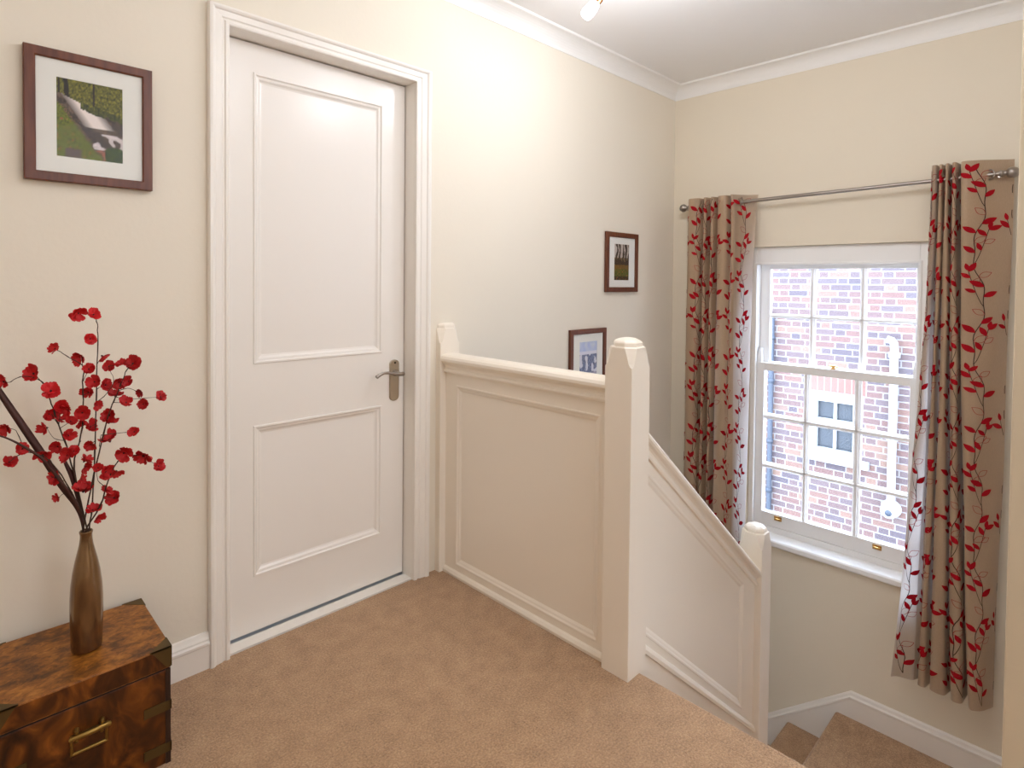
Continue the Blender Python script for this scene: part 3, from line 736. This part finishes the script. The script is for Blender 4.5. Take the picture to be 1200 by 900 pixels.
# staff beads
mb.box(.024, .045, FY0-.012, FY0+.004, -.2, FZ1+.01); mb.box(.024, .045, FY1-.004, FY1+.012, -.2, FZ1+.01); mb.box(.024, .045, FY0, FY1, FZ1-.004, FZ1+.01)
mb.build('window_frame', M['sash'], win, bevel=.003)
def sash(name, xf, th, z0, z1, ylo, yhi, cols, rows, parent):
    """frame with muntins; cols / rows are the clear pane spans"""
    mb = MB()
    xb = xf+th
    mb.box(xf, xb, ylo, cols[0][0], z0, z1); mb.box(xf, xb, cols[-1][1], yhi, z0, z1)
    mb.box(xf, xb, cols[0][0], cols[-1][1], z0, rows[0][0]); mb.box(xf, xb, cols[0][0], cols[-1][1], rows[-1][1], z1)
    def bar(hor, a0, a1, b0, b1):
        m = (b0+b1)/2; w = (b1-b0)/2
        poly = [(xf+.004,-w*.35),(xf+.01,-w*.5),(xf+.018,-w),(xb-.008,-w),(xb-.008,w),(xf+.018,w),(xf+.01,w*.5),(xf+.004,w*.35)]
        if hor: mb.prism(poly, lambda p, q, t: (p, t, m+q), a0, a1)
        else: mb.prism(poly, lambda p, q, t: (p, m+q, t), a0, a1)
    for i in range(len(cols)-1): bar(False, rows[0][0], rows[-1][1], cols[i][1], cols[i+1][0])
    for i in range(len(rows)-1): bar(True, cols[0][0], cols[-1][1], rows[i][1], rows[i+1][0])
    o = mb.build(name, M['sash'], parent, bevel=.0015)
    for a, b in cols:
        for c, d in rows:
            g = MB(); g.box(xf+.019, xf+.022, a-.003, b+.003, c-.003, d+.003); g.build('pane', M['glass'], o)
    return o
us = sash('upper_sash', .10, .04, .768, 1.4225, -1.414, -.566, [(-1.39,-1.152),(-1.12,-.884),(-.852,-.622)], [(.815,1.09),(1.116,1.395)], win)
ls = sash('lower_sash', .055, .043, -.199, .812, -1.414, -.566, [(-1.38,-1.148),(-1.113,-.874),(-.843,-.612)], [(-.118,.152),(.187,.46),(.495,.765)], win)
for yy in (FY0+.014, FY1-.014):     # sash horns
    mb = MB(); mb.prism([(.812,-.012),(.812,.012),(.86,.009),(.9,.002),(.9,-.009)], lambda p, q, t: (t, yy+q, p), .062, .098); mb.build('sash_horn', M['sash'], us)
mb = MB(); mb.lathe([(.016,.812),(.016,.817),(.008,.82),(.007,.826)], (.078,-1.0,0), 'z', 16)
mb.tube([(.06,-1.03,.826),(.07,-1.01,.83),(.078,-1.0,.829),(.082,-.975,.826)], [.004,.006,.007,.004], 8)
mb.build('sash_fastener', M['brass_b'], ls)
for yy in (-.714, -1.246):
    mb = MB(); mb.box(.0505, .055, yy-.022, yy+.022, -.155, -.13)
    mb.tube([(.05,yy-.016,-.143),(.036,yy-.012,-.14),(.03,yy,-.137),(.036,yy+.012,-.14),(.05,yy+.016,-.143)], .005, 8)
    mb.build('sash_lift', M['brass_b'], ls, bevel=.001)
mb = MB()
mb.prism([(.05,-.29),(-.03,-.288),(-.036,-.28),(-.036,-.258),(-.03,-.249),(.03,-.235),(.05,-.233)], lambda p, q, t: (p, t, q), WY0+.002, WY1-.002)
mb.box(-.034, -.0005, WY0-.06, WY0+.002, -.287, -.25); mb.box(-.034, -.0005, WY1-.002, WY1+.04, -.287, -.25)
mb.build('window_sill', M['sash'], win, bevel=.003)

# ------------------------------------------------------------------ curtain rod
RX = -.1
rod = thing('curtain_rod', (RX, -.96, 1.81), 'thin brushed steel curtain rod with ball ends above the window', 'curtain rod')
zr = lambda y: 1.797 + (1.825-1.797)*(-.128-y)/(1.786-.128)
mb = MB(); mb.tube([(RX,-.155,zr(-.155)),(RX,-1.755,zr(-1.755))], .0105, 14); mb.build('rod', M['steel'], rod)
for y, s in ((-.128, 1), (-1.786, -1)):
    mb = MB(); mb.lathe([(.001,.027*s),(.012,.0235*s),(.021,.016*s),(.0262,.004*s),(.026,-.005*s),(.021,-.016*s),(.013,-.022*s),(.0125,-.034*s),(.015,-.036*s),(.015,-.046*s),(.0105,-.047*s)], (RX,y,zr(y)), 'y', 24)
    mb.build('finial', M['steel'], rod)
for y in (-.158, -1.738):
    mb = MB(); mb.tube([(-.001,y,zr(y)-.012),(-.05,y,zr(y)-.014),(RX,y,zr(y)-.0125)], .006, 10); mb.lathe([(.02,-.001),(.02,-.006),(.012,-.01)], (0,y,zr(y)-.012), 'x', 16)
    mb.build('bracket', M['steel'], rod)

# ------------------------------------------------------------------ curtains
class Cloth:
    def __init__(s, ctrl, ztop, zbot, width):
        """ctrl: (y_top, x_top, y_bot, x_bot)"""
        s.C = catmull(ctrl, 8); s.zt, s.zb, s.W = ztop, zbot, width
        n = len(s.C); d = [0]
        for i in range(1, n):
            a, b = s.C[i-1], s.C[i]
            d.append(d[-1] + .5*math.hypot(a[0]-b[0], a[1]-b[1]) + .5*math.hypot(a[2]-b[2], a[3]-b[3]))
        s.L = d[-1]; s.D = d; s.n = n
    def at(s, u, h, off=0):
        """u: metres along the cloth, h: metres below the hem top"""
        u = min(max(u, 0), s.L-1e-6); import bisect
        i = min(bisect.bisect_right(s.D, u)-1, s.n-2); f = (u-s.D[i])/(s.D[i+1]-s.D[i])
        t = h/(s.zt-s.zb); t = min(1, max(0, t)); k = t**s.kp
        def pt(j):
            c = s.C[j]; w = .006*math.sin(h*5.1+j*.21)*min(1, h*2)
            return Vector((c[1]*(1-k)+c[3]*k + w*.6, c[0]*(1-k)+c[2]*k + w*.5, 0))
        a, b = pt(i), pt(i+1)
        p = a.lerp(b, f)
        # smooth normal
        p0, p1 = pt(max(i-1,0)), pt(min(i+2, s.n-1))
        tg = (b-a).normalized()*1.0 + ((b-p0).normalized()*(1-f) + (p1-a).normalized()*f)
        nn = Vector((tg.y, -tg.x, 0)).normalized()
        if s.flip: nn = -nn
        p = p + nn*off
        dz = .012*math.sin(u*23)*k*.4
        return (p.x, p.y, s.zt - h + dz)
    flip = False; kp = 1.4

def leaf(mb, cl, u, h, ang, ln, filled):
    """pointed oval; ang measured from straight up, in cloth space; (u,h) is the leaf base"""
    sx, sh = math.sin(ang), -math.cos(ang); px, ph = -sh, sx
    if filled:
        rows = []
        N = 6
        for i in range(N+1):
            t = i/N; w = ln*.24*math.sin(PI*min(1, t*.97+.015))**.8*(1.1-.25*t)
            rows.append([cl.at(u+sx*ln*t+px*w*q, h+sh*ln*t+ph*w*q, .0016) for q in (-1,-.5,0,.5,1)])
        mb.loops(rows, 1, True, False, False, closed=False)
    else:
        for sgn in (-1, 1):
            pts = []
            for i in range(9):
                t = i/8; w = sgn*ln*.27*math.sin(PI*t)*(1.1-.25*t)
                pts.append((u+sx*ln*t+px*w, h+sh*ln*t+ph*w))
            ribbon(mb, cl, pts, .0011, 2)
def ribbon(mb, cl, pts, w, m):
    L = []
    for i, (u, h) in enumerate(pts):
        a, b = pts[max(i-1,0)], pts[min(i+1,len(pts)-1)]
        dx, dh = b[0]-a[0], b[1]-a[1]; q = math.hypot(dx, dh) or 1
        nx, nh = -dh/q*w, dx/q*w
        L.append([cl.at(u-nx, h-nh, .0013), cl.at(u, h, .0014), cl.at(u+nx, h+nh, .0013)])
    mb.loops(L, m, True, False, False, closed=False)
def vines(mb, cl, seed, u0):
    rg = random.Random(seed); H = cl.zt-cl.zb; PER = .47
    u = u0; k = 0
    while u < cl.L+.05:
        off = (k % 2)*PER*.5 + .07
        h = H + off
        while h > -.1:
            base = h
            def P(t):      # main stem climbing one period
                return (u + .02*math.sin(2*PI*t) + .006*math.sin(6*PI*t), base - PER*t)
            def keep(p): return .004 < p[0] < cl.L-.004 and .012 < p[1] < H-.02
            def stem(fn, n, w):
                seg = []
                for i in range(n+1):
                    p = fn(i/n)
                    if keep(p): seg.append(p)
                    else:
                        if len(seg) > 1: ribbon(mb, cl, seg, w, 3)
                        seg = []
                if len(seg) > 1: ribbon(mb, cl, seg, w, 3)
            def lf(p, ang, ln, filled):
                q = (p[0]+math.sin(ang)*ln, p[1]-math.cos(ang)*ln)
                if keep(p) and keep(q): leaf(mb, cl, p[0], p[1], ang, ln, filled)
            stem(P, 24, .0017)
            for i, t in enumerate((.03,.12,.3,.4,.5,.74,.84,.94)):
                sgn = -1 if i % 2 else 1
                lf(P(t), sgn*rg.uniform(.75,1.15), rg.uniform(.046,.058), i not in (1, 4, 6))
            # side branch to the left, then one to the right
            for t0, sg in ((.2, -1), (.62, 1)):
                b0 = P(t0)
                def Bf(t, b0=b0, sg=sg): return (b0[0]+sg*(.05*t**.75), b0[1]-.17*t)
                stem(Bf, 10, .0013)
                for i, t in enumerate((.4,.6,.8,.97)):
                    s2 = 1 if i % 2 else -1
                    lf(Bf(t), s2*rg.uniform(.6,1.05)+sg*.2, rg.uniform(.038,.05), not (i == 1))
                lf(Bf(1), sg*.25, .036, True)
            h -= PER
        u += .13; k += 1
def curtain(label, ctrl, zt, zb, seed, u0, eyelets, flip, kp=1.4, edge=(0, .1)):
    cl = Cloth(ctrl, zt, zb, 1); cl.flip = flip; cl.kp = kp
    t = thing('curtain', (RX, (ctrl[0][0]+ctrl[-1][0])/2, zt), label, 'curtain', 'curtains at the window')
    mb = MB(); H = zt-zb; NH = 70; NU = int(cl.L/.006)
    rows = [[cl.at(cl.L*i/NU, H*j/NH) for i in range(NU+1)] for j in range(NH+1)]
    mb.loops(rows, 0, True, False, False, closed=False)
    for k in range(len(mb.f)):      # the leading edge beside the window glows by added translucency
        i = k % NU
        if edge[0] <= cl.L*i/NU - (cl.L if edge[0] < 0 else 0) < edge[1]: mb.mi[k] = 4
    vines(mb, cl, seed, u0)
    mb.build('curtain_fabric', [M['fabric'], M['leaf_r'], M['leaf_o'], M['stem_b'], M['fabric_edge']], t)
    for y, x, az in eyelets:
        mb = MB(); L = []
        for i in range(24):
            a = 2*PI*i/24; L.append([])
            for j in range(8):
                b = 2*PI*j/8; r = .0215+.0045*math.cos(b); w = .0035*math.sin(b)
                lp = Vector((w, r*math.cos(a), r*math.sin(a)))
                lp.rotate(Matrix.Rotation(az, 3, 'Z'))
                L[-1].append((x+lp.x, y+lp.y, zr(y)+lp.z))
        L.append(L[0]); mb.loops(L, 0, True, False, False)
        mb.build('eyelet', M['steel'], t)
# ctrl points run left (towards the corner) to right
LC = [(-.163,-.05),(-.172,-.10),(-.188,-.142),(-.225,-.15),(-.255,-.135),(-.272,-.08),(-.285,-.13),(-.305,-.142),(-.322,-.08),(-.336,-.135),(-.355,-.14),(-.372,-.08),(-.386,-.14),(-.425,-.152),(-.445,-.14),(-.456,-.085),(-.468,-.145),(-.485,-.155),(-.513,-.112),(-.545,-.075),(-.578,-.05),(-.597,-.042)]
curtain('left red leaf patterned taupe curtain hanging beside the room corner, partly behind the stair panel',
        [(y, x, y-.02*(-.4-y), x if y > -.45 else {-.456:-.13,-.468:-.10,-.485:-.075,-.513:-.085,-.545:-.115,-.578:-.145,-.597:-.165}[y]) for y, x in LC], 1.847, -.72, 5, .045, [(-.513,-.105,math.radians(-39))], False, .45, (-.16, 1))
RC = [(-1.478,-.05,-1.372,-.165),(-1.482,-.115,-1.40,-.145),(-1.50,-.128,-1.45,-.12),(-1.508,-.07,-1.47,-.075),(-1.514,-.128,-1.482,-.13),(-1.526,-.128,-1.508,-.13),
      (-1.532,-.07,-1.52,-.075),(-1.539,-.132,-1.532,-.14),(-1.552,-.135,-1.588,-.145),(-1.559,-.07,-1.604,-.065),(-1.566,-.138,-1.616,-.145),(-1.582,-.142,-1.66,-.145),
      (-1.592,-.05,-1.672,-.05),(-1.602,-.14,-1.684,-.145),(-1.65,-.138,-1.71,-.15),(-1.704,-.103,-1.74,-.135),(-1.752,-.07,-1.757,-.10),(-1.787,-.05,-1.764,-.06)]
curtain('right red leaf patterned taupe curtain hanging full length beside the partition edge', RC, 1.893, -.70, 8, .05, [(-1.704,-.105,math.radians(-34))], False)

# ------------------------------------------------------------------ ceiling spotlights
sp = thing('ceiling_spotlight', (-1.60,-.62,CEIL), 'small lit ceiling spotlight with frosted glass, near the top edge of the photo', 'light')
mb = MB(); mb.lathe([(.045,CEIL-.001),(.045,CEIL-.012),(.03,CEIL-.02),(.008,CEIL-.022)], (-1.60,-.62,0), 'z', 28); mb.build('ceiling_rose', M['steel'], sp)
tip = Vector((-1.664,-.522,2.418)); axis = (Vector((-1.633,-.567,2.482))-tip).normalized()
def along(mb, prof, n=20):
    a = axis.orthogonal().normalized(); b = axis.cross(a); L = []
    for r, h in prof:
        c = tip+axis*h; L.append([tuple(c+(a*math.cos(2*PI*i/n)+b*math.sin(2*PI*i/n))*r) for i in range(n)])
    mb.loops(L, 0, True)
mb = MB(); along(mb, [(.012,0),(.02,.003),(.0255,.012),(.027,.03),(.025,.055),(.02,.072),(.015,.08)]); mb.build('glass_shade', M['bulb'], sp)
mb = MB(); along(mb, [(.016,.078),(.018,.085),(.018,.098),(.013,.108),(.01,.12)]); mb.build('lamp_holder', M['copper'], sp)
e0 = tip+axis*.118
mb = MB(); mb.tube([tuple(e0), (-1.604,-.612,2.535), (-1.60,-.62,2.57), (-1.60,-.62,CEIL-.02)], .006, 10); mb.build('arm', M['steel'], sp)

# ------------------------------------------------------------------ outside
BX = 4.0
bd = thing('brick_building', (BX, 0, -3), 'pale brick neighbouring house wall seen through the window', 'building')
wy0, wy1, wz0, wz1 = -.17, .445, -.745, 0.02    # neighbour's window opening
mb = MB()
mb.box(BX, BX+.3, -7, wy0, -3, 3.0); mb.box(BX, BX+.3, wy1, 9, -3, 3.0); mb.box(BX, BX+.3, wy0, wy1, -3, wz0); mb.box(BX, BX+.3, wy0, wy1, wz1, 3.0)
mb.build('brick_wall', M['brick'], bd)
mb = MB(); n = 9
for i in range(n):
    a = wy0-.03+(wy1-wy0+.06)*i/n; b = wy0-.03+(wy1-wy0+.06)*(i+1)/n
    mb.box(BX-.006, BX+.02, a+.005, b-.005, wz1, wz1+.215)
mb.box(BX-.003, BX+.01, wy0-.035, wy1+.035, wz1-.002, wz1+.22, 1)
mb.build('brick_arch', [M['arch'], M['joint']], bd)
mb = MB()
def ringbox(x0, x1, yo0, yo1, zo0, zo1, yi0, yi1, zi0, zi1):
    mb.box(x0,x1,yo0,yi0,zo0,zo1); mb.box(x0,x1,yi1,yo1,zo0,zo1); mb.box(x0,x1,yi0,yi1,zo0,zi0); mb.box(x0,x1,yi0,yi1,zi1,zo1)
ringbox(BX+.005, BX+.12, wy0, wy1, wz0, wz1, -.065, .325, -.67, -.105)
mb.box(BX+.02, BX+.1, .115, .147, -.67, -.105); mb.box(BX+.015, BX+.1, -.065, .325, -.413, -.312)
nw = mb.build('building_window', M['white_ext'], bd, bevel=.004)
for a, b in ((-.065,.115),(.147,.325)):
    for c, d in ((-.67,-.413),(-.312,-.105)):
        g = MB(); g.box(BX+.06, BX+.065, a, b, c, d); g.build('obscured_pane', M['obscure'], nw)
mb = MB(); mb.box(BX-.08, BX+.01, -.25, .47, -.82, -.735); mb.build('stone_sill', M['white_ext'], bd, bevel=.006)
# white pipe with a bend at its top and a round terminal at its foot
PXX = BX-.075
wp = thing('vent_pipe', (PXX, -.48, -1.2), 'white vertical pipe with round terminal on the brick wall, seen through the right panes', 'pipe')
mb = MB(); mb.tube([(PXX,-.482,-1.12),(PXX,-.482,.60),(PXX,-.478,.655),(PXX,-.455,.69),(PXX,-.41,.70)], .042, 16); mb.build('pipe', M['white_ext'], wp)
for z in (.5, -.42):
    mb = MB(); mb.lathe([(.043,z),(.058,z),(.058,z+.06),(.043,z+.06)], (PXX,-.482,0), 'z', 20); mb.build('pipe_collar', M['white_ext'], wp)
mb = MB(); mb.lathe([(.1,BX-.004),(.1,BX-.03),(.085,BX-.06),(.085,BX-.13),(.07,BX-.14)], (0,-.475,-1.2), 'x', 28); tm = mb.build('terminal', M['white_ext'], wp)
mb = MB(); mb.lathe([(.034,BX-.1405),(.034,BX-.146),(.005,BX-.147)], (0,-.475,-1.22), 'x', 20); mb.build('outlet', M['bluepipe'], tm)
dp = thing('downpipe', (BX-.06, .9, -3), 'blue grey drainpipe on the brick wall outside, behind the left panes', 'pipe')
mb = MB(); mb.tube([(BX-.05,.86,-3),(BX-.05,.86,.84),(BX-.045,.875,.9),(BX-.03,.92,.94),(BX-.03,1.1,.96)], .03, 14); mb.build('pipe', M['bluepipe'], dp)
for z in (-1.35, -.72, .05, .6):
    mb = MB(); mb.lathe([(.031,z),(.04,z),(.04,z+.05),(.031,z+.05)], (BX-.05,.86,0), 'z', 16); mb.build('pipe_bracket', M['bluepipe'], dp)
mb = MB(); mb.box(.3, 12, -9, 10, -3.05, -3.0); structure(mb.build('ground', M['ground']))

# ------------------------------------------------------------------ light
w = bpy.data.worlds.new('overcast_sky'); scene.world = w; w.use_nodes = True
bg = w.node_tree.nodes['Background']; bg.inputs[0].default_value = (.78, .88, 1.0, 1); bg.inputs[1].default_value = WORLD
def lamp(name, loc, power, c, r):
    d = bpy.data.lights.new(name, 'POINT'); d.energy = power; d.color = c; d.shadow_soft_size = r
    o = bpy.data.objects.new(name, d); o.location = loc; col.objects.link(o); return o
for args in LAMPS: lamp(*args)
# soft daylight from the open sky above the gap between the houses
pd = bpy.data.lights.new('window_portal', 'AREA'); pd.shape = 'RECTANGLE'; pd.size = 1.85; pd.size_y = .95; pd.cycles.is_portal = True
po = bpy.data.objects.new('window_portal', pd); po.location = (.31, -.99, .6); po.rotation_euler = (0, math.radians(90), 0); col.objects.link(po)
sd = bpy.data.lights.new('hazy_sun', 'SUN'); sd.energy = SUN; sd.angle = math.radians(50); sd.color = (.82, .9, 1)
so = bpy.data.objects.new('hazy_sun', sd); so.rotation_euler = (math.radians(-14), math.radians(52), 0); so.location = (3, -1, 6); col.objects.link(so)

scene.view_settings.view_transform = 'Standard'; scene.view_settings.look = 'None'
scene.view_settings.exposure = EXPOSURE; scene.view_settings.gamma = 1.0
scene.view_settings.use_white_balance = True; scene.view_settings.white_balance_temperature = WB; scene.view_settings.white_balance_tint = 10
scene.cycles.use_denoising = True
scene.cycles.max_bounces = 10; scene.cycles.diffuse_bounces = 6; scene.cycles.transparent_max_bounces = 16
scene.cycles.sample_clamp_indirect = 6
